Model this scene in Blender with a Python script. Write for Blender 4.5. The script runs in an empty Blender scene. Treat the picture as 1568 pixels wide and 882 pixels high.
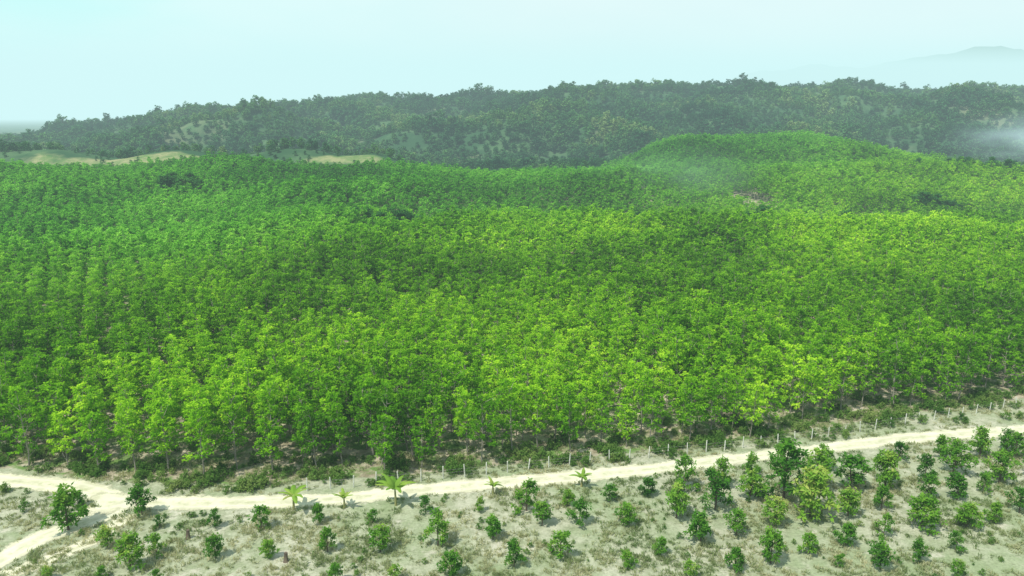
import bpy, math
import numpy as np
from mathutils import Vector
rng=np.random.default_rng(7)
S=bpy.context.scene
COL=S.collection

# ------------------------------------------------------------------ helpers
def sm(a,b,x):
    t=np.clip((np.asarray(x,float)-a)/(b-a),0,1); return t*t*(3-2*t)
def wob(x,y,s,seed=0):
    """smooth pseudo noise ~[-1,1], wavelength ~ s"""
    r=np.random.default_rng(100+seed); o=np.zeros_like(np.asarray(x,float)+np.asarray(y,float))
    for k in range(7):
        a=r.uniform(0,6.28); w=2*math.pi/s*r.uniform(.55,1.8); ph=r.uniform(0,6.28)
        o=o+np.sin((x*math.cos(a)+y*math.sin(a))*w+ph+1.3*np.sin((x*math.sin(a)-y*math.cos(a))*w*.6+ph*2))
    return o/3.2
RX=[-4000,-2400,-1500,-1000,-882,-800,-770,-700,-657,-560,-488,-400,-330,-252,-150,-90,0,130,240,355,525,700,880,1300,2200,4000]
RZ=[0,0,0,0,0,0,0,12,28,38,46,52,60,66,60,64,76,82,84,88,81,80,84,76,60,30]
def hh(x,y):
    x=np.asarray(x,float); y=np.asarray(y,float)
    fb=np.where(y<420,120.,60.)
    wl=1-.86*sm(-70,40,x)
    h=10*np.exp(-((y-420)/fb)**2)*wl*sm(240,330,y+x*.0)
    h+=-8*np.exp(-((y-318)/46)**2)*sm(-100,10,x)
    h+=4.5*np.exp(-((y-238)/38)**2)*np.exp(-((x-40)/120)**2)
    h+=5.5*np.exp(-((y-400-.10*x)/28)**2)*sm(-20,50,x)
    fr=np.where(y<560,88.,80.)
    h+=23*np.exp(-((y-560)/fr)**2)*np.exp(-(np.abs(x-185)/115)**3)
    h+=20.5*np.exp(-((y-535)/42)**2)*(1-sm(-100,-50,x))*(1+.12*wob(x,y,150,3))
    h+=2.6*wob(x,y,110,1)*sm(190,300,y)*(1-sm(420,480,y)*.3)
    R=np.interp(x,RX,RZ)
    fs=np.where(y<1300,430.,900.)
    far=R*np.exp(-(np.abs(y+60*wob(x,0*y,500,5)-1300)/fs)**2.4)
    far*=sm(600,900,y)
    h+=far
    h+=18*np.exp(-((x+330)/130)**2-((y-830)/110)**2)
    h+=20*np.exp(-((x-60)/170)**2-((y-860)/110)**2)
    h+=22*np.exp(-((x-560)/200)**2-((y-900)/110)**2)
    a=sm(560,800,y)*(1-.6*sm(1150,1350,y))
    h+=a*(11*wob(x,y,240,7)+4*wob(x,y,90,8))*(1-.7*sm(2500,4000,y))*(.25+.75*sm(-850,-400,x))
    h+=-6*sm(600,700,y)*(1-sm(900,1100,y))
    return h*sm(125,210,y)

class MB:
    def __init__(s): s.v=[];s.f=[];s.m=[];s.t=[];s.n=0
    def add(s,v,f,m,t=0.5):
        v=np.asarray(v,float).reshape(-1,3)
        s.v.append(v); f=np.asarray(f,int)+s.n
        s.f+= [tuple(int(i) for i in q) for q in f]; s.m+= [m]*len(f)
        s.t.append(np.broadcast_to(np.asarray(t,float),(len(v),)).copy()); s.n+=len(v)
    def tube(s,pts,rad,m,seg=6,t=.5,cap=False):
        pts=np.asarray(pts,float); n=len(pts); V=[]
        for i in range(n):
            d=pts[min(i+1,n-1)]-pts[max(i-1,0)]; d=d/(np.linalg.norm(d)+1e-9)
            a=np.cross(d,[0,0,1.]) if abs(d[2])<.95 else np.cross(d,[1.,0,0]); a/=np.linalg.norm(a); b=np.cross(d,a)
            for k in range(seg):
                g=2*math.pi*k/seg; V.append(pts[i]+rad[i]*(math.cos(g)*a+math.sin(g)*b))
        F=[]
        for i in range(n-1):
            for k in range(seg):
                F.append((i*seg+k,i*seg+(k+1)%seg,(i+1)*seg+(k+1)%seg,(i+1)*seg+k))
        s.add(V,F,m,t)
        if cap: s.add(V[-seg:],[tuple(range(seg))],m,t)
    def leaves(s,r,C,n,L,W,el0,el1,m,t0=None):
        C=np.repeat(np.asarray(C,float),n,axis=0); N=len(C)
        az=r.uniform(0,2*math.pi,N); el=r.uniform(el0,el1,N); roll=r.normal(0,.5,N)
        d=np.stack([np.cos(az)*np.cos(el),np.sin(az)*np.cos(el),np.sin(el)],1)
        sd=np.stack([-np.sin(az),np.cos(az),np.zeros(N)],1); up=np.cross(d,sd); up*=np.sign(up[:,2:3]+1e-9)
        sd=sd*np.cos(roll)[:,None]+up*np.sin(roll)[:,None]
        l=L*r.uniform(.7,1.25,N)[:,None]; w=W*r.uniform(.75,1.2,N)[:,None]
        mid=C+d*l*.5+up*l*.08
        V=np.stack([C+d*l*.06,mid+sd*w*.5,C+d*l,mid-sd*w*.5],1).reshape(-1,3)
        F=np.arange(N*4).reshape(-1,4)
        base=r.uniform(0,1,N) if t0 is None else np.clip(np.repeat(t0,n)+r.normal(0,.15,N),0,1)
        s.add(V,F,m,np.repeat(base,4))
    def mesh(s,name,mats):
        me=bpy.data.meshes.new(name); me.from_pydata(np.concatenate(s.v).tolist(),[],s.f)
        for q in mats: me.materials.append(q)
        me.polygons.foreach_set('material_index',s.m)
        a=me.attributes.new('tint','FLOAT','POINT'); a.data.foreach_set('value',np.concatenate(s.t))
        me.update(); return me
def obj(name,me,parent=None,loc=(0,0,0),rot=0,sc=1,coll=None):
    o=bpy.data.objects.new(name,me); o.location=loc; o.rotation_euler=(0,0,rot); o.scale=(sc,)*3 if not hasattr(sc,'__len__') else sc
    (coll or COL).objects.link(o)
    if parent: o.parent=parent
    return o

# ------------------------------------------------------------------ materials
def newmat(name):
    m=bpy.data.materials.new(name); m.use_nodes=True; nt=m.node_tree; nt.nodes.clear()
    o=nt.nodes.new('ShaderNodeOutputMaterial'); return m,nt,o
def N(nt,t,**k):
    n=nt.nodes.new(t)
    for a,b in k.items(): setattr(n,a,b)
    return n
def noise(nt,vec,scale,detail=3,rough=.5):
    n=N(nt,'ShaderNodeTexNoise'); n.inputs['Scale'].default_value=scale; n.inputs['Detail'].default_value=detail; n.inputs['Roughness'].default_value=rough
    if vec is not None: nt.links.new(vec,n.inputs['Vector'])
    return n.outputs[0]
def math_(nt,op,a,b=None,c=None,clamp=False):
    n=N(nt,'ShaderNodeMath',operation=op,use_clamp=clamp)
    for i,q in enumerate((a,b,c)):
        if q is None: continue
        if isinstance(q,(int,float)): n.inputs[i].default_value=q
        else: nt.links.new(q,n.inputs[i])
    return n.outputs[0]
def rng_(nt,v,a,b,c=0,d=1):
    n=N(nt,'ShaderNodeMapRange',interpolation_type='SMOOTHSTEP')
    nt.links.new(v,n.inputs[0])
    for i,q in enumerate((a,b,c,d)): n.inputs[i+1].default_value=q
    return n.outputs[0]
def mix(nt,f,a,b,bt='MIX'):
    n=N(nt,'ShaderNodeMix',data_type='RGBA',blend_type=bt)
    if isinstance(f,(int,float)): n.inputs[0].default_value=f
    else: nt.links.new(f,n.inputs[0])
    for i,q in ((6,a),(7,b)):
        if isinstance(q,tuple): n.inputs[i].default_value=(*q,1)
        else: nt.links.new(q,n.inputs[i])
    return n.outputs[2]
def ramp(nt,f,stops):
    n=N(nt,'ShaderNodeValToRGB'); nt.links.new(f,n.inputs[0]); e=n.color_ramp.elements
    while len(e)<len(stops): e.new(.5)
    for q,(p,c) in zip(e,stops): q.position=p; q.color=(*c,1)
    return n.outputs[0]

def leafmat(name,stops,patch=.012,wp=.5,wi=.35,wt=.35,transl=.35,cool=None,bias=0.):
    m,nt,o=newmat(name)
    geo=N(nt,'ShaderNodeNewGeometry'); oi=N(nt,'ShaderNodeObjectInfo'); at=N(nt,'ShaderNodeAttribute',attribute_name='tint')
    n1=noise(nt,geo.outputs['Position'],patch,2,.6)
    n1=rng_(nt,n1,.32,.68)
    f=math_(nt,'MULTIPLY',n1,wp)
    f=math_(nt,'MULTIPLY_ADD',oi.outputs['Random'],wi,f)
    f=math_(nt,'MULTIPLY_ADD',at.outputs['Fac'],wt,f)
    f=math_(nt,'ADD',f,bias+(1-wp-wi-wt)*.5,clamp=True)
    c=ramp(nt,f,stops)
    if cool:   # leaf colour turns bluer-green further back on the left
        sx=N(nt,'ShaderNodeSeparateXYZ'); nt.links.new(geo.outputs['Position'],sx.inputs[0])
        nn=noise(nt,geo.outputs['Position'],.012,1)
        q=math_(nt,'MULTIPLY_ADD',sx.outputs[0],-.9,sx.outputs[1])
        q=math_(nt,'MULTIPLY_ADD',nn,260.,q)
        k=rng_(nt,q,310,520,0,1)
        c=mix(nt,math_(nt,'MULTIPLY',k,.85),c,mix(nt,1.0,c,cool,'MULTIPLY'))
    d=N(nt,'ShaderNodeBsdfDiffuse'); t=N(nt,'ShaderNodeBsdfTranslucent')
    nt.links.new(c,d.inputs[0]); tc=mix(nt,1.0,c,(1.2,1.2,.6),'MULTIPLY'); nt.links.new(tc,t.inputs[0])
    a=N(nt,'ShaderNodeMixShader'); a.inputs[0].default_value=transl; nt.links.new(d.outputs[0],a.inputs[1]); nt.links.new(t.outputs[0],a.inputs[2])
    nt.links.new(a.outputs[0],o.inputs[0]); return m
def barkmat(name,c1,c2,sc=3):
    m,nt,o=newmat(name); tc=N(nt,'ShaderNodeTexCoord'); mp=N(nt,'ShaderNodeMapping'); mp.inputs['Scale'].default_value=(1,1,.25); nt.links.new(tc.outputs['Object'],mp.inputs[0])
    f=rng_(nt,noise(nt,mp.outputs[0],sc,3,.65),.3,.7); c=mix(nt,f,c1,c2)
    b=N(nt,'ShaderNodeBsdfDiffuse'); nt.links.new(c,b.inputs[0]); nt.links.new(b.outputs[0],o.inputs[0]); return m

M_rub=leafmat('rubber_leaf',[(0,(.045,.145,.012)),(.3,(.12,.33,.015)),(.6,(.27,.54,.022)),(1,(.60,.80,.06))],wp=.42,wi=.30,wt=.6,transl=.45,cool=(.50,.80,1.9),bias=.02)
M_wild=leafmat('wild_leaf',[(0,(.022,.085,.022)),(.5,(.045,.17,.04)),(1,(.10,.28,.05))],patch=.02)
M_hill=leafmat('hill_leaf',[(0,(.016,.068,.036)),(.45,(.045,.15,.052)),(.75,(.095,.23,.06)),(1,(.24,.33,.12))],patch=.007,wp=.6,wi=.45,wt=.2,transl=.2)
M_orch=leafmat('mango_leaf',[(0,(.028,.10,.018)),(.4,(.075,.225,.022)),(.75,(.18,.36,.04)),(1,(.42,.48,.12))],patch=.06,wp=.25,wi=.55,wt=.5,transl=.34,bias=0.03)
M_ban=leafmat('banana_leaf',[(0,(.10,.24,.03)),(.6,(.24,.38,.06)),(1,(.42,.38,.15))],patch=.3,transl=.35)
M_weed=leafmat('weed_leaf',[(0,(.05,.14,.02)),(.5,(.13,.25,.05)),(1,(.30,.36,.12))],patch=.1,transl=.3)
M_grassg=leafmat('grass_blade',[(0,(.11,.18,.06)),(.4,(.24,.30,.13)),(.7,(.42,.42,.25)),(1,(.56,.54,.37))],patch=.09,wp=.6,wi=.35,wt=.2,transl=.3)
M_bark=barkmat('rubber_bark',(.18,.16,.13),(.36,.34,.28))
M_bark2=barkmat('dark_bark',(.08,.065,.05),(.20,.16,.12))
M_stem=barkmat('banana_stem',(.16,.20,.07),(.34,.30,.14))
M_conc=barkmat('concrete_post',(.48,.48,.42),(.72,.72,.66),6)
M_wire=barkmat('wire_metal',(.25,.25,.25),(.35,.33,.3))

def groundmat():
    m,nt,o=newmat('dry_ground'); geo=N(nt,'ShaderNodeNewGeometry'); P=geo.outputs['Position']
    sx=N(nt,'ShaderNodeSeparateXYZ'); nt.links.new(P,sx.inputs[0])
    fo=N(nt,'ShaderNodeAttribute',attribute_name='forest').outputs['Fac']; cl=N(nt,'ShaderNodeAttribute',attribute_name='clear').outputs['Fac']
    big=rng_(nt,noise(nt,P,.07,4,.6),.35,.65); med=rng_(nt,noise(nt,P,.45,5,.65),.35,.65); fine=rng_(nt,noise(nt,P,3.5,5,.7),.3,.7)
    dry=mix(nt,med,(.33,.35,.23),(.52,.51,.39)); dry=mix(nt,math_(nt,'MULTIPLY',big,.65),dry,(.25,.33,.16))
    bare=rng_(nt,noise(nt,P,.22,5,.7),.55,.68); dry=mix(nt,math_(nt,'MULTIPLY',bare,.75),dry,(.60,.56,.46))
    dark=rng_(nt,noise(nt,P,1.3,4,.7),.50,.67); dry=mix(nt,math_(nt,'MULTIPLY',dark,.55),dry,(.19,.21,.12))
    lit=mix(nt,med,(.26,.23,.15),(.56,.49,.38)); lit=mix(nt,rng_(nt,noise(nt,P,.3,4,.6),.46,.60),lit,(.15,.25,.07))
    scr=mix(nt,rng_(nt,noise(nt,P,.02,5,.65),.42,.66),(.035,.09,.04),(.085,.16,.07)); scr=mix(nt,math_(nt,'MULTIPLY',rng_(nt,noise(nt,P,.009,4,.6),.55,.68),.6),scr,(.24,.23,.14))
    fz=math_(nt,'ADD',fo,math_(nt,'MULTIPLY_ADD',noise(nt,P,.5,3),.5,-.25)); fz=rng_(nt,fz,.4,.6)
    c=mix(nt,fz,dry,lit)
    c=mix(nt,rng_(nt,sx.outputs[1],430,520),c,scr)
    cz=math_(nt,'ADD',cl,math_(nt,'MULTIPLY_ADD',noise(nt,P,.05,4),1.6,-.8)); cz=rng_(nt,cz,.3,.7)
    c=mix(nt,cz,c,mix(nt,rng_(nt,noise(nt,P,.07,5,.75),.35,.65),(.11,.20,.06),(.32,.31,.16)))
    c=mix(nt,.35,c,mix(nt,fine,(.25,.25,.25),(1.,1.,1.)),'MULTIPLY')
    b=N(nt,'ShaderNodeBsdfDiffuse')
    nt.links.new(c,b.inputs[0])
    bp=N(nt,'ShaderNodeBump'); bp.inputs['Strength'].default_value=.6; bp.inputs['Distance'].default_value=.15; nt.links.new(noise(nt,P,2.2,6,.7),bp.inputs['Height']); nt.links.new(bp.outputs[0],b.inputs['Normal'])
    nt.links.new(b.outputs[0],o.inputs[0]); return m
def roadmat():
    m,nt,o=newmat('dirt_road'); geo=N(nt,'ShaderNodeNewGeometry'); P=geo.outputs['Position']
    e=N(nt,'ShaderNodeAttribute',attribute_name='tint').outputs['Fac']   # -1..1 across
    ab=math_(nt,'ABSOLUTE',e)
    c=mix(nt,rng_(nt,noise(nt,P,.5,5,.65),.35,.65),(.50,.48,.34),(.66,.63,.47))
    tr=math_(nt,'ABSOLUTE',math_(nt,'SUBTRACT',ab,.38)); tr=rng_(nt,tr,.0,.16,1,0)   # wheel tracks
    c=mix(nt,math_(nt,'MULTIPLY',tr,.45),c,(.72,.70,.56))
    mid=rng_(nt,ab,.0,.2,1,0); c=mix(nt,math_(nt,'MULTIPLY',mid,rng_(nt,noise(nt,P,.6,4,.7),.45,.6,0,.6)),c,(.36,.38,.20))
    c=mix(nt,math_(nt,'MULTIPLY',rng_(nt,noise(nt,P,1.5,4,.7),.58,.7),.5),c,(.36,.36,.22))
    b=N(nt,'ShaderNodeBsdfDiffuse'); nt.links.new(c,b.inputs[0])
    q=math_(nt,'ADD',ab,math_(nt,'MULTIPLY_ADD',noise(nt,P,.9,5,.7),1.0,-.5)); a=rng_(nt,q,.62,.86,1,0)
    tr_=N(nt,'ShaderNodeBsdfTransparent'); mx=N(nt,'ShaderNodeMixShader'); nt.links.new(a,mx.inputs[0]); nt.links.new(tr_.outputs[0],mx.inputs[1]); nt.links.new(b.outputs[0],mx.inputs[2]); nt.links.new(mx.outputs[0],o.inputs[0]); return m
M_ground=groundmat(); M_road=roadmat()

# ------------------------------------------------------------------ layout data (metres)
road=[(-47,80.8),(-37.9,80.5),(-28.6,80.8),(-19.4,81.7),(-14.8,82.9),(-6.9,84.5),(1.3,85.9),(9.8,87.5),(18.5,89.3),(27.8,91.7),(37.4,93.9),(47.4,96.4),(58,99),(68.4,100.6),(79.3,102.5),(110,108),(160,112)]
b1=[(-140,96),(-100,91),(-72.8,87.5),(-65.2,86.2),(-59.7,85.4),(-55,84.4),(-50.9,82.9),(-47,80.8)]
b2=[(-72,20),(-60,48),(-55.4,64.1),(-53.4,68.7),(-51.8,72.8),(-48.7,76.1),(-46.5,80)]
b3=[(-58,50),(-53.1,63.6),(-49,68.2),(-45.5,73.1),(-44.5,78)]
edge=np.array([(-200,104),(-140,99),(-76,91.7),(-68,90.4),(-52.1,86.6),(-35.9,85.7),(-25.4,86.6),(-15.5,87.6),(-2.9,90.4),(10.4,93.3),(24.5,96.4),(34.5,99),(51.2,104.9),(69.5,110.9),(84.5,114.9),(95.1,117.3),(150,124),(300,140)])
fence=[(-25.3,83.4),(-15.1,85.2),(-4.1,87.5),(6.6,90),(16.4,92.1),(28.6,94.7),(38.6,97.3),(49.2,100.4),(60.7,104.2),(73.1,108.2),(86,112),(120,119)]
ban=[(-25.7,79,3.6),(-19.8,79.3,2.6),(-13.8,79.9,4.4),(-2.3,82.5,2.5),(8.7,84.5,2.7)]
sh=[(-49.6,74.5,5.3),(-51.5,79.7,2.4),(-43,77.8,4.3),(-39.6,75,1.8),(-43.4,71.1,2.8),(-39,67.1,4.5),(-37.5,69.7,2.7),(-33.4,75,2.3),(-28.1,74.7,3.3),(-31,69.1,3.1),(-25.4,69.1,2.7),(-22,76.1,2.9),(-19.6,70.3,3.3),(-15.9,76.1,2.1),(-14,70.3,3.5),(-17.5,65.1,2.2),
(-10.1,78.2,2.4),(-8,71.5,4.7),(-11.7,65.4,2),(-6,66,2.9),(-3.8,78.5,1.9),(-2.1,72.8,3.2),(.2,67.6,3.4),(1.7,78.7,4.3),(3.4,75.4,3.3),(6.8,79.7,2.4),(7.7,75.7,3.7),(5.1,69.1,3.8),(11.7,80.8,2.6),(13,75.4,2.9),(11.9,67.3,2.2),(16.6,82.1,2.7),
(15.7,69.7,2.3),(21.3,83.7,4.1),(18.9,77.1,4.2),(20.5,72.1,3.6),(26.2,84.5,3.8),(23.9,79,4.7),(24.8,73.4,3.2),(28.7,81.3,4),(30.8,87.5,2.8),(26.8,68.2,3.8),(22.6,66.8,2.6),(32.8,81.3,7.5),(29.6,75.4,3.7),(34.5,77.5,5.9),(31.4,69.9,2.7),(40.9,88.9,3.4),
(41.8,83.7,5),(38.9,77.5,3.8),(36,71.5,2.8),(46.6,84.5,4.6),(43.5,79,3),(41,73.4,2.8),(37.6,67.1,3.4),(45.7,74.7,4.1),(52.5,86.2,3.7),(52,91.7,3),(50.2,81.3,3.2),(57.2,88,4.7),(53.7,81.3,3.5),(51,75,3.3),(42.2,68.5,2.3),(47.1,70.3,2.3),
(44.5,65.6,2.2),(63.5,92.7,4),(61.5,85.4,4.6),(57.9,82.9,2.7),(59.2,78.2,3.4),(68.4,94.7,3.5),(54.8,76.1,2.5),(58.2,92.7,3.2),(36.1,90.4,3.7),(37.7,83.7,5.4),(-46.4,65.6,1.8),(-41.1,65.6,1.5),(-35.4,65.1,1.6),(33.6,67.6,1.5),(17.8,65.8,2.1)]
for gx in range(-8,11):      # the orchard carries on beyond the picture
    for gy in range(5):
        x=gx*6.4+rng.normal(0,.6); y=28+gy*6.6+rng.normal(0,.6)
        if rng.random()<.8: sh.append((x,y,rng.uniform(2,3.8)))
for gy in range(5):
    for gx in range(3): sh.append((68+gx*6+rng.normal(0,.7),72+gy*5.2+rng.normal(0,.7),rng.uniform(2.8,4.6)))
edgeY=lambda x: np.interp(x,edge[:,0],edge[:,1])

# ------------------------------------------------------------------ terrain
ys=[-250.,-200,-150,-100,-60,-20,10]; y=20.
while y<16500:
    ys.append(y); y+= 1.5 if 60<y<130 else (4 if y<700 else (8 if y<1900 else y*.03))
xs=[0.]; x=0.
while x<16000:
    x+= 2.0 if x<100 else (6 if x<500 else (12 if x<1200 else x*.06)); xs.append(x)
xs=np.array(sorted(set([-q for q in xs]+xs))); ys=np.array(ys)
X,Y=np.meshgrid(xs,ys); Z=hh(X,Y)
nx=len(xs); ny=len(ys)
V=np.stack([X,Y,Z],-1).reshape(-1,3)
i=np.arange((nx-1)*(ny-1)); r_=i//(nx-1); c_=i%(nx-1); a=r_*nx+c_
F=np.stack([a,a+1,a+nx+1,a+nx],1)
me=bpy.data.meshes.new('ground'); me.from_pydata(V.tolist(),[],F.tolist())
xf=V[:,0]; yf=V[:,1]
at=me.attributes.new('forest','FLOAT','POINT'); at.data.foreach_set('value',sm(-3,2,yf-edgeY(xf)))
def clearf(x,y):
    c=.75*np.exp(-(((x+265)/75)**2+((y-512)/14)**2))+.8*np.exp(-(((x+108)/32)**2+((y-514)/14)**2))
    c=c+.9*np.exp(-(((x-122)/10)**2+((y-372)/19)**2))+.6*np.exp(-(((x-640)/90)**2+((y-1010)/40)**2))
    c=c+np.exp(-(((x-345)/40)**2+((y-462)/22)**2))
    return np.clip(c*1.3,0,1)
at=me.attributes.new('clear','FLOAT','POINT'); at.data.foreach_set('value',clearf(xf,yf))
me.polygons.foreach_set('use_smooth',[True]*len(me.polygons)); me.materials.append(M_ground); me.update()
obj('ground',me)

def catmull(p,step=.8):
    p=np.array(p,float); out=[]
    q=np.vstack([2*p[0]-p[1],p,2*p[-1]-p[-2]])
    for i in range(1,len(q)-2):
        n=max(2,int(np.linalg.norm(q[i+1]-q[i])/step))
        for k in range(n):
            t=k/n; out.append(.5*((2*q[i])+(-q[i-1]+q[i+1])*t+(2*q[i-1]-5*q[i]+4*q[i+1]-q[i+2])*t*t+(-q[i-1]+3*q[i]-3*q[i+1]+q[i+2])*t**3))
    out.append(p[-1]); return np.array(out)
mb=MB()
for pts,w,z in ((road,1.9,.02),(b1,2.1,.026),(b2,2.0,.032),(b3,1.3,.014)):
    c=catmull(pts); d=np.gradient(c,axis=0); d/=np.linalg.norm(d,axis=1)[:,None]; n=np.stack([-d[:,1],d[:,0]],1)
    A=np.linspace(-1,1,9); ww=w*(1+.13*wob(c[:,0],c[:,1],9,4))*1.15
    V=[];T=[]
    for k in range(len(c)):
        for q in A: V.append((c[k,0]+n[k,0]*q*ww[k],c[k,1]+n[k,1]*q*ww[k],z)); T.append(q)
    F=[(k*9+j,(k+1)*9+j,(k+1)*9+j+1,k*9+j+1) for k in range(len(c)-1) for j in range(8)]
    mb.add(V,F,0,T)
# junction pad
V=[(-48,80.6,.038)];T=[0]
for k in range(40):
    g=2*math.pi*k/40; rr=1+.15*math.sin(3*g+1)
    V.append((-48+4.6*rr*math.cos(g),80.4+3.2*rr*math.sin(g),.038)); T.append(1)
mb.add(V,[(0,1+k,1+(k+1)%40) for k in range(40)],0,T)
obj('dirt_road',mb.mesh('dirt_road',[M_road]))

# ------------------------------------------------------------------ tree builder
def tree(name,seed,Ht,base,R,nl,lr,ncl,nleaf,L,W,mats,tr,el=(-1.0,.35),topR=.55,flat=.75):
    r=np.random.default_rng(seed); m=MB()
    k=6; zz=np.linspace(0,Ht*.86,k); bend=r.normal(0,.03*Ht/5,(k,2)).cumsum(0); bend[0]=0
    tp=np.column_stack([bend,zz]); m.tube(tp,tr*np.linspace(1.15,.22,k),0,6)
    C=[];T=[]
    for j in range(nl):
        u=(j+.5)/nl; z=Ht*(base+(0.93-base)*u**.85)
        rad=R*r.uniform(.35,.95)*(1-(1-topR)*max(0,(u-.45))/.55)*(.7+.3*math.sin(math.pi*min(1,u+.2)))
        g=j*2.4+r.normal(0,.35); tz=max(.12*Ht,z-rad*.8-.3*lr)
        tx=np.array([np.interp(tz,zz,tp[:,0]),np.interp(tz,zz,tp[:,1]),tz])
        c=np.array([tx[0]+rad*math.cos(g),tx[1]+rad*math.sin(g),z])
        if u>.93: c[:2]=tp[-1,:2]+r.normal(0,.25*R,2); c[2]=Ht-lr*.6
        c[2]+=r.normal(0,.03*Ht)
        midp=(tx+c)/2+np.array([0,0,-.06*rad]); m.tube([tx,midp,c],[tr*.42,tr*.28,tr*.12],0,4)
        s=lr*r.uniform(.7,1.25)
        d=r.normal(0,1,(ncl,3)); d/=np.linalg.norm(d,axis=1)[:,None]; d*=(r.uniform(.25,1,ncl)**.5)[:,None]*s; d[:,2]*=flat
        keep=d[:,2]>-s*.55; d=d[keep]
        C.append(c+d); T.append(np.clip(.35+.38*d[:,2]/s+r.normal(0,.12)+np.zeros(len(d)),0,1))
        for q in (c+d)[:3]: m.tube([c,q],[tr*.12,tr*.05],0,3)
    C=np.vstack(C);T=np.concatenate(T)
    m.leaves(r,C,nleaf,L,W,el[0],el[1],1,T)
    return m.mesh(name,mats)
def lib(name,meshes):
    c=bpy.data.collections.new(name)
    for k,me in enumerate(meshes):
        o=bpy.data.objects.new('%s_%s'%(name,chr(97+k)),me); c.objects.link(o)
    return c
Rm=[M_bark,M_rub]
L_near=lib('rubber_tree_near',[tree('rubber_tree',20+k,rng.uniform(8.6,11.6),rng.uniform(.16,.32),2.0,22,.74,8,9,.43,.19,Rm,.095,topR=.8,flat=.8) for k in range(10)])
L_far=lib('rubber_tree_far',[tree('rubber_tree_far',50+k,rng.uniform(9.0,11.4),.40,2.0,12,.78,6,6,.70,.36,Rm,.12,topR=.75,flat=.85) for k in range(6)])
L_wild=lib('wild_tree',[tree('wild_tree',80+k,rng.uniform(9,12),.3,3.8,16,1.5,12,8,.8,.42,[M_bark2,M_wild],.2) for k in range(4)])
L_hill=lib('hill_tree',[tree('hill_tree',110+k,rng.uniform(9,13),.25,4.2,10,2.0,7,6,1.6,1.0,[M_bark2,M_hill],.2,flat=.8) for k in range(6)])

def instancer(name,pts,yaw,scl,idx,coll,tilt=0.05):
    n=len(pts); me=bpy.data.meshes.new(name); me.from_pydata(np.asarray(pts).tolist(),[],[])
    rot=np.column_stack([rng.normal(0,tilt,n),rng.normal(0,tilt,n),yaw]).astype(np.float32)
    a=me.attributes.new('rot','FLOAT_VECTOR','POINT'); a.data.foreach_set('vector',rot.ravel())
    a=me.attributes.new('scl','FLOAT','POINT'); a.data.foreach_set('value',np.asarray(scl,np.float32))
    a=me.attributes.new('idx','INT','POINT'); a.data.foreach_set('value',np.asarray(idx,np.int32))
    o=obj(name,me); ng=bpy.data.node_groups.new(name,'GeometryNodeTree')
    ng.interface.new_socket('Geometry',in_out='INPUT',socket_type='NodeSocketGeometry'); ng.interface.new_socket('Geometry',in_out='OUTPUT',socket_type='NodeSocketGeometry')
    gi=ng.nodes.new('NodeGroupInput'); go=ng.nodes.new('NodeGroupOutput'); ip=ng.nodes.new('GeometryNodeInstanceOnPoints')
    ci=ng.nodes.new('GeometryNodeCollectionInfo'); ci.inputs['Collection'].default_value=coll; ci.inputs['Separate Children'].default_value=True; ci.inputs['Reset Children'].default_value=True
    def na(nm,t):
        q=ng.nodes.new('GeometryNodeInputNamedAttribute'); q.data_type=t; q.inputs['Name'].default_value=nm; return [s for s in q.outputs if s.enabled][0]
    ip.inputs['Pick Instance'].default_value=True
    e=ng.nodes.new('FunctionNodeEulerToRotation')
    L=ng.links.new; L(gi.outputs[0],ip.inputs['Points']); L(ci.outputs[0],ip.inputs['Instance']); L(na('idx','INT'),ip.inputs['Instance Index'])
    L(na('rot','FLOAT_VECTOR'),e.inputs[0]); L(e.outputs[0],ip.inputs['Rotation']); L(na('scl','FLOAT'),ip.inputs['Scale']); L(ip.outputs[0],go.inputs[0])
    md=o.modifiers.new('instances','NODES'); md.node_group=ng; return o
def grid(x0,x1,y0,y1,dx,dy,ang,jit):
    cx,cy=(x0+x1)/2,(y0+y1)/2; r=math.hypot(x1-x0,y1-y0)/2
    gx,gy=np.meshgrid(np.arange(-r,r,dx),np.arange(-r,r,dy)); gx=gx.ravel();gy=gy.ravel()
    ca,sa=math.cos(ang),math.sin(ang); x=cx+gx*ca-gy*sa; y=cy+gx*sa+gy*ca
    x=x+rng.normal(0,jit,len(x)); y=y+rng.normal(0,jit,len(y))
    k=(x>x0)&(x<x1)&(y>y0)&(y<y1); return x[k],y[k]
def wedge(x,y,m=40): return np.abs(x)<.72*y+m

# rubber plantation
def plantlimit(x): return np.where(x<-60,442,np.interp(x,[-60,-20,60,110,300,330,420,600],[442,470,500,590,590,520,480,470]))
def gully(x,y):
    g=np.exp(-(((x+152)/18)**2+((y-345)/10)**2))+np.exp(-(((x+44)/18)**2+((y-264)/7)**2))+np.exp(-(((x-84)/12)**2+((y-262)/7)**2))
    g=g+np.exp(-(((x-128)/14)**2+((y-290)/11)**2))+np.exp(-(((x-285)/50)**2+((y-440)/12)**2))
    g=g+np.exp(-(((x-205)/18)**2+((y-352)/7)**2))+np.exp(-(((x-60)/9)**2+((y-330)/9)**2))
    return g
x,y=grid(-460,460,80,620,4.1,2.8,.5,.38)
zb=(y<plantlimit(x))&(y>edgeY(x)+rng.normal(1.0,.9,len(x)))&wedge(x,y)&(clearf(x,y)<.4)&(gully(x,y)+rng.normal(0,.12,len(x))<.6)&(rng.random(len(x))>.04)
x=x[zb];y=y[zb]
near=y<200
def place(nm,x,y,coll,nv,s0,s1,sink=.1):
    n=len(x); big=1+.10*wob(x,y,70,12)
    return instancer(nm,np.column_stack([x,y,hh(x,y)-sink]),rng.uniform(0,6.28,n),rng.uniform(s0,s1,n)*big,rng.integers(0,nv,n),coll)
place('rubber_plantation',x[near],y[near],L_near,10,.80,1.14)
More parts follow.
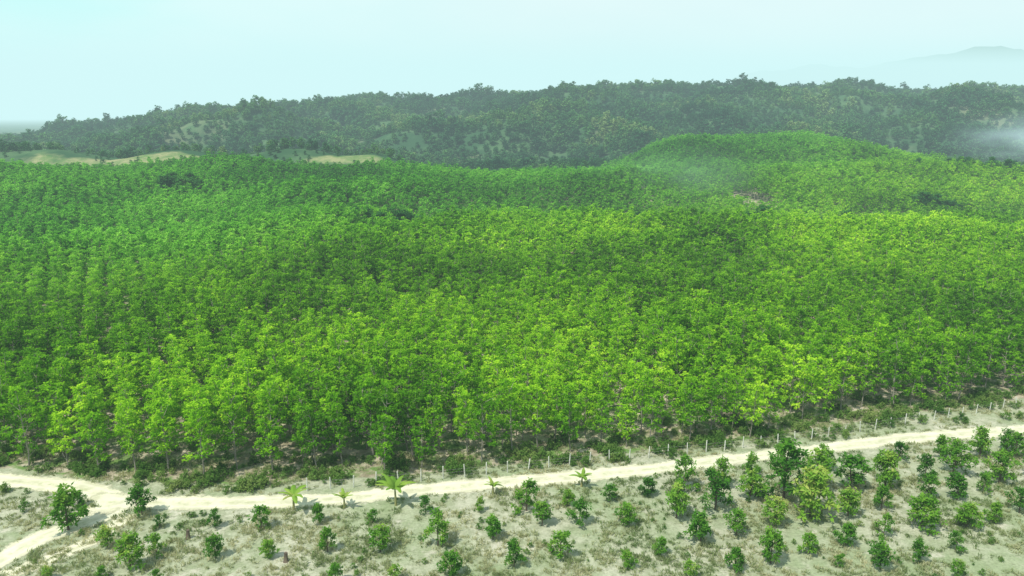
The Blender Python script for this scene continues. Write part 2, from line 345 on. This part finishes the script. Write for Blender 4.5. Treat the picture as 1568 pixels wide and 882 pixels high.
place('distant_rubber_plantation',x[~near],y[~near],L_far,6,.84,1.2)
# wild trees in the gullies
x,y=grid(-260,380,220,480,5.0,5.0,.2,1.4); k=(gully(x,y)+rng.normal(0,.12,len(x))>.5); x=x[k];y=y[k]
place('gully_woodland',x,y,L_wild,4,.75,1.25)
# hill forest
x,y=grid(-1100,1250,446,1500,8.3,8.3,.3,2.6)
k=(y>plantlimit(x)+6)&wedge(x,y,30)&(clearf(x,y)+rng.normal(0,.25,len(x))<.5)
x=x[k];y=y[k]; dn=wob(x,y,160,21)+.6*wob(x,y,60,22); k=(dn+rng.normal(0,.5,len(x))>-1.3); x=x[k];y=y[k];dn=dn[k]
sc=np.clip(.87+.23*dn,.48,1.15)*rng.uniform(.6,1.25,len(x)); sc=np.where(rng.random(len(x))<.03,sc*1.5,sc)
sc=np.where(y<700,sc*.62,sc); sc=np.where((y<530)&(x<-60),sc*.5,sc)
instancer('hill_forest',np.column_stack([x,y,hh(x,y)-.3]),rng.uniform(0,6.28,len(x)),sc,rng.integers(0,6,len(x)),L_hill)

# ------------------------------------------------------------------ orchard
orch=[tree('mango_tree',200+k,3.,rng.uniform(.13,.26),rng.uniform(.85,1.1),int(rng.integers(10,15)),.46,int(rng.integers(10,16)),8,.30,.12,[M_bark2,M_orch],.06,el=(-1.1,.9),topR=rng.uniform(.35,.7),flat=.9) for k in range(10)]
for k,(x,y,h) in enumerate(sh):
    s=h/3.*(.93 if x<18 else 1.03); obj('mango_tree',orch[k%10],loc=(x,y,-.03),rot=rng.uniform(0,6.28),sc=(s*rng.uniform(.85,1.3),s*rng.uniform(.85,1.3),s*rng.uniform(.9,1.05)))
# banana plants
def banana(seed,h):
    r=np.random.default_rng(seed); m=MB(); sh_=h*.42
    m.tube([(0,0,0),(.03,0,sh_*.5),(.05,.02,sh_)],[.16,.13,.08],0,8)
    nL=9
    for j in range(nL):
        g=j*2.4+r.normal(0,.2); L=h*r.uniform(.5,.66); e0=r.uniform(1.0,1.5); W=L*.13; n=9
        p=np.array([.05,.02,sh_*.95]); pts=[p.copy()]; e=e0; bendt=r.uniform(.9,1.9)
        for k in range(n):
            e-= bendt/n; p=p+L/n*np.array([math.cos(g)*math.cos(e),math.sin(g)*math.cos(e),math.sin(e)]); pts.append(p.copy())
        pts=np.array(pts); sd=np.array([-math.sin(g),math.cos(g),0]); V=[];F=[]
        for k,q in enumerate(pts):
            u=k/n; w=W*(0.12 if u<.12 else math.sin(math.pi*(.12+.88*u)**.75)**.6+.03)*(1+r.normal(0,.12))*(1 if k<n else .1)
            V+= [q-sd*w-np.array([0,0,.4*w]),q,q+sd*w-np.array([0,0,.4*w])]
        for k in range(n): F+= [(3*k,3*k+1,3*k+4,3*k+3),(3*k+1,3*k+2,3*k+5,3*k+4)]
        m.add(V,F,1,r.uniform(.1,.9))
    return m.mesh('banana_plant',[M_stem,M_ban])
for k,(x,y,h) in enumerate(ban): obj('banana_plant',banana(300+k,h*1.1),loc=(x,y,0),rot=k*1.3)
# stumps
def stump(seed):
    r=np.random.default_rng(seed); m=MB(); m.tube([(0,0,-.05),(0,0,.12),(.02,.03,.5),(.06,.02,1.05)],[.34,.24,.2,.17],0,10,cap=True)
    m.tube([(0,0,.6),(.22,.05,.85)],[.08,.05],0,6,cap=True); return m.mesh('tree_stump',[M_bark2])
for x,y in ((-23.5,68.5),(-35.5,72.8)): obj('tree_stump',stump(int(x+60)),loc=(x,y,0))

# fence
c=catmull(fence,.25); dl=np.r_[0,np.cumsum(np.linalg.norm(np.diff(c,axis=0),axis=1))]; m=MB(); tops=[]
for s in np.arange(0,dl[-1],2.8):
    x=np.interp(s,dl,c[:,0]);y=np.interp(s,dl,c[:,1]); lx,ly=rng.normal(0,.08,2); hgt=rng.uniform(1.4,1.8)
    m.tube([(x,y,-.1),(x+lx,y+ly,hgt),(x+lx,y+ly,hgt+.04)],[.08,.07,.03],0,4,cap=True); tops.append((x,y,lx,ly))
for q in (.4,.8,1.2):
    m.tube([(x+lx*q/1.5,y+ly*q/1.5,q+.01*(i%2)) for i,(x,y,lx,ly) in enumerate(tops)],[.008]*len(tops),1,3)
obj('barbed_wire_fence',m.mesh('barbed_wire_fence',[M_conc,M_wire]))

# grass and weeds
def tuft(seed,n,L,W,spread):
    r=np.random.default_rng(seed); m=MB(); C=np.column_stack([r.normal(0,spread,n),r.normal(0,spread,n),np.zeros(n)])
    m.leaves(r,C,1,L,W,.5,1.45,0,r.uniform(.2,.9,n)); return m.mesh('grass_tuft',[M_grassg])
L_gr=lib('grass_tuft',[tuft(400+k,16,.42,.07,.16) for k in range(5)])
def roadd(x,y):
    d=np.full(len(x),1e9)
    for p,w in ((road,1.9),(b1,2.1),(b2,2.0)):
        cc=catmull(p,2.)
        for q in cc: d=np.minimum(d,np.hypot(x-q[0],y-q[1])-w)
    return d
n=46000; y=rng.uniform(50,118,n); x=rng.uniform(-1,1,n)*(.76*y+12)
dn=wob(x,y,14,31)+.7*wob(x,y,5,32)+rng.normal(0,.4,n); k=(dn>-.1)&(roadd(x,y)>-.2)&(y<edgeY(x)+6); x=x[k];y=y[k]
instancer('grass',np.column_stack([x,y,0*x]),rng.uniform(0,6.28,len(x)),rng.uniform(.45,1.25,len(x)),rng.integers(0,5,len(x)),L_gr,.1)
L_weed=lib('weed_bush',[tree('weed_bush',500+k,1.1,.15,.55,7,.32,7,6,.24,.10,[M_bark2,M_weed],.02,el=(-.8,1.1)) for k in range(4)])
n=3600; x=rng.uniform(-85,110,n); y=edgeY(x)+rng.normal(.3,3.4,n); k=(roadd(x,y)>.4)&(wob(x,y,12,33)+rng.normal(0,.4,n)>0.1); x=x[k];y=y[k]
xo=rng.uniform(-60,85,650); yo=rng.uniform(58,98,650); ko=(yo<edgeY(xo)-4)&(roadd(xo,yo)>.5)&(rng.random(650)>.35); nn_=len(x); x=np.r_[x,xo[ko]]; y=np.r_[y,yo[ko]]
ws=rng.uniform(.3,1.2,len(x)); ws[nn_:]*=.55
instancer('undergrowth',np.column_stack([x,y,0*x]),rng.uniform(0,6.28,len(x)),ws,rng.integers(0,4,len(x)),L_weed)

# ------------------------------------------------------------------ distant mountains
mu=[-2500,0,2500,4300,5400,6500,7300,8000,8500,9300,10500,12500,15000]
mz=[0,0,250,820,1010,1010,1150,1270,1350,1320,1200,900,400]
m=MB(); gx=np.linspace(-2500,15000,140); gy=np.linspace(12500,18000,30); GX,GY=np.meshgrid(gx,gy)
R=np.interp(GX,mu,mz); GZ=R*np.exp(-((GY-14500)/1100)**2)*(1+.05*wob(GX,GY,1800,41)+.025*wob(GX,GY,600,42))-30
V=np.stack([GX,GY,GZ],-1).reshape(-1,3); i=np.arange(139*29); a=(i//139)*140+i%139
m.add(V,np.stack([a,a+1,a+141,a+140],1),0)
mm,nt,o=newmat('mountain_forest'); d=N(nt,'ShaderNodeBsdfDiffuse'); geo=N(nt,'ShaderNodeNewGeometry')
nt.links.new(mix(nt,noise(nt,geo.outputs['Position'],.002,5,.6),(.05,.11,.08),(.10,.17,.12)),d.inputs[0]); nt.links.new(d.outputs[0],o.inputs[0])
me=m.mesh('distant_mountains',[mm]); me.polygons.foreach_set('use_smooth',[True]*len(me.polygons)); obj('distant_mountains',me)

# ------------------------------------------------------------------ haze (absorbing volume with emission standing in for scattered light, thicker layer far away)
HAZE=(.66,.95,.96); DEN=.00021
prof=[(-600,120),(300,120),(1200,230),(2500,345),(5000,520),(8000,700),(13000,950),(20000,1240)]
V=[];F=[]
for yy,zt in prof: V+= [(-17000,yy,-120),(17000,yy,-120),(17000,yy,zt),(-17000,yy,zt)]
for k in range(len(prof)-1):
    b=4*k
    for j in range(4): F.append((b+j,b+(j+1)%4,b+4+(j+1)%4,b+4+j))
F.append((3,2,1,0)); e=4*(len(prof)-1); F.append((e,e+1,e+2,e+3))
hm,nt,o=newmat('haze'); ab=N(nt,'ShaderNodeVolumeAbsorption'); ab.inputs['Color'].default_value=(0,0,0,1); ab.inputs['Density'].default_value=DEN
em=N(nt,'ShaderNodeEmission'); em.inputs[0].default_value=(*HAZE,1); em.inputs[1].default_value=DEN; ad=N(nt,'ShaderNodeAddShader'); nt.links.new(ab.outputs[0],ad.inputs[0]); nt.links.new(em.outputs[0],ad.inputs[1]); nt.links.new(ad.outputs[0],o.inputs['Volume'])
me=bpy.data.meshes.new('haze'); me.from_pydata(V,[],F); me.materials.append(hm)
import bmesh
bm=bmesh.new(); bm.from_mesh(me); bmesh.ops.recalc_face_normals(bm,faces=bm.faces); bm.to_mesh(me); bm.free()
obj('atmospheric_haze',me)
# drifting smoke, self-glowing in place of sunlight scattered in it
def smoke(loc,rad,den,col,nsc,seed):
    sm_,nt,o=newmat('smoke'); tc=N(nt,'ShaderNodeTexCoord'); ln=N(nt,'ShaderNodeVectorMath',operation='LENGTH'); nt.links.new(tc.outputs['Object'],ln.inputs[0])
    mp=N(nt,'ShaderNodeMapping'); mp.inputs['Location'].default_value=(seed,seed,0); nt.links.new(tc.outputs['Object'],mp.inputs[0])
    q=rng_(nt,ln.outputs['Value'],.0,.97,1,0); nn=rng_(nt,noise(nt,mp.outputs[0],nsc,3,.6),.34,.68); q=math_(nt,'MULTIPLY',math_(nt,'MULTIPLY',q,nn),den)
    ab=N(nt,'ShaderNodeVolumeAbsorption'); ab.inputs['Color'].default_value=(0,0,0,1); nt.links.new(q,ab.inputs['Density'])
    em=N(nt,'ShaderNodeEmission'); em.inputs[0].default_value=(*col,1); nt.links.new(q,em.inputs[1])
    ad=N(nt,'ShaderNodeAddShader'); nt.links.new(ab.outputs[0],ad.inputs[0]); nt.links.new(em.outputs[0],ad.inputs[1]); nt.links.new(ad.outputs[0],o.inputs['Volume'])
    bm=bmesh.new(); bmesh.ops.create_icosphere(bm,subdivisions=3,radius=1); me=bpy.data.meshes.new('smoke'); bm.to_mesh(me); bm.free(); me.materials.append(sm_)
    obj('smoke_cloud',me,loc=loc,sc=rad)
smoke((500,700,26),(120,45,34),.026,(.60,.86,.88),1.9,3)
smoke((88,385,12),(62,45,26),.0075,(.46,.78,.58),1.6,9)

# ------------------------------------------------------------------ light
sdir=Vector((-.38,-.36,.85)).normalized()
sl=bpy.data.lights.new('sun','SUN'); sl.energy=4.6; sl.angle=math.radians(1.5); sl.color=(1,.96,.86)
so=bpy.data.objects.new('sun',sl); so.rotation_euler=(-sdir).to_track_quat('-Z','Y').to_euler(); so.location=(-60,-40,200); COL.objects.link(so)
w=bpy.data.worlds.new('World'); S.world=w; w.use_nodes=True; nt=w.node_tree; nt.nodes.clear()
sk=N(nt,'ShaderNodeTexSky',sky_type='NISHITA'); sk.sun_disc=False; sk.sun_elevation=math.asin(sdir.z); sk.sun_rotation=math.atan2(sdir.x,sdir.y)
bg1=N(nt,'ShaderNodeBackground'); bg1.inputs[1].default_value=.15; nt.links.new(sk.outputs[0],bg1.inputs[0])
bg2=N(nt,'ShaderNodeBackground'); bg2.inputs[1].default_value=1.
tc=N(nt,'ShaderNodeTexCoord'); sx=N(nt,'ShaderNodeSeparateXYZ'); nt.links.new(tc.outputs['Generated'],sx.inputs[0])
mp=N(nt,'ShaderNodeMapping'); mp.inputs['Scale'].default_value=(1,1,3); nt.links.new(tc.outputs['Generated'],mp.inputs[0])
cl=rng_(nt,noise(nt,mp.outputs[0],2.2,4,.55),.35,.65)
az=rng_(nt,sx.outputs[0],-.55,.1)
pale=mix(nt,az,(.60,1.0,.98),(.76,.95,.96)); pale=mix(nt,math_(nt,'MULTIPLY',cl,.5),pale,(.86,1.0,1.0))
nt.links.new(pale,bg2.inputs[0])
mx=N(nt,'ShaderNodeMixShader'); nt.links.new(rng_(nt,sx.outputs[2],.2,.8,1.,.6),mx.inputs[0]); nt.links.new(bg1.outputs[0],mx.inputs[1]); nt.links.new(bg2.outputs[0],mx.inputs[2])
wo=N(nt,'ShaderNodeOutputWorld'); nt.links.new(mx.outputs[0],wo.inputs[0])

cam=bpy.data.cameras.new('camera'); cam.lens=26; cam.sensor_width=36; cam.clip_start=.5; cam.clip_end=60000
co=bpy.data.objects.new('camera',cam); co.location=(0,0,45); co.rotation_euler=(math.radians(77),0,0); COL.objects.link(co); S.camera=co
S.view_settings.view_transform='Standard'; S.view_settings.look='None'; S.view_settings.exposure=0
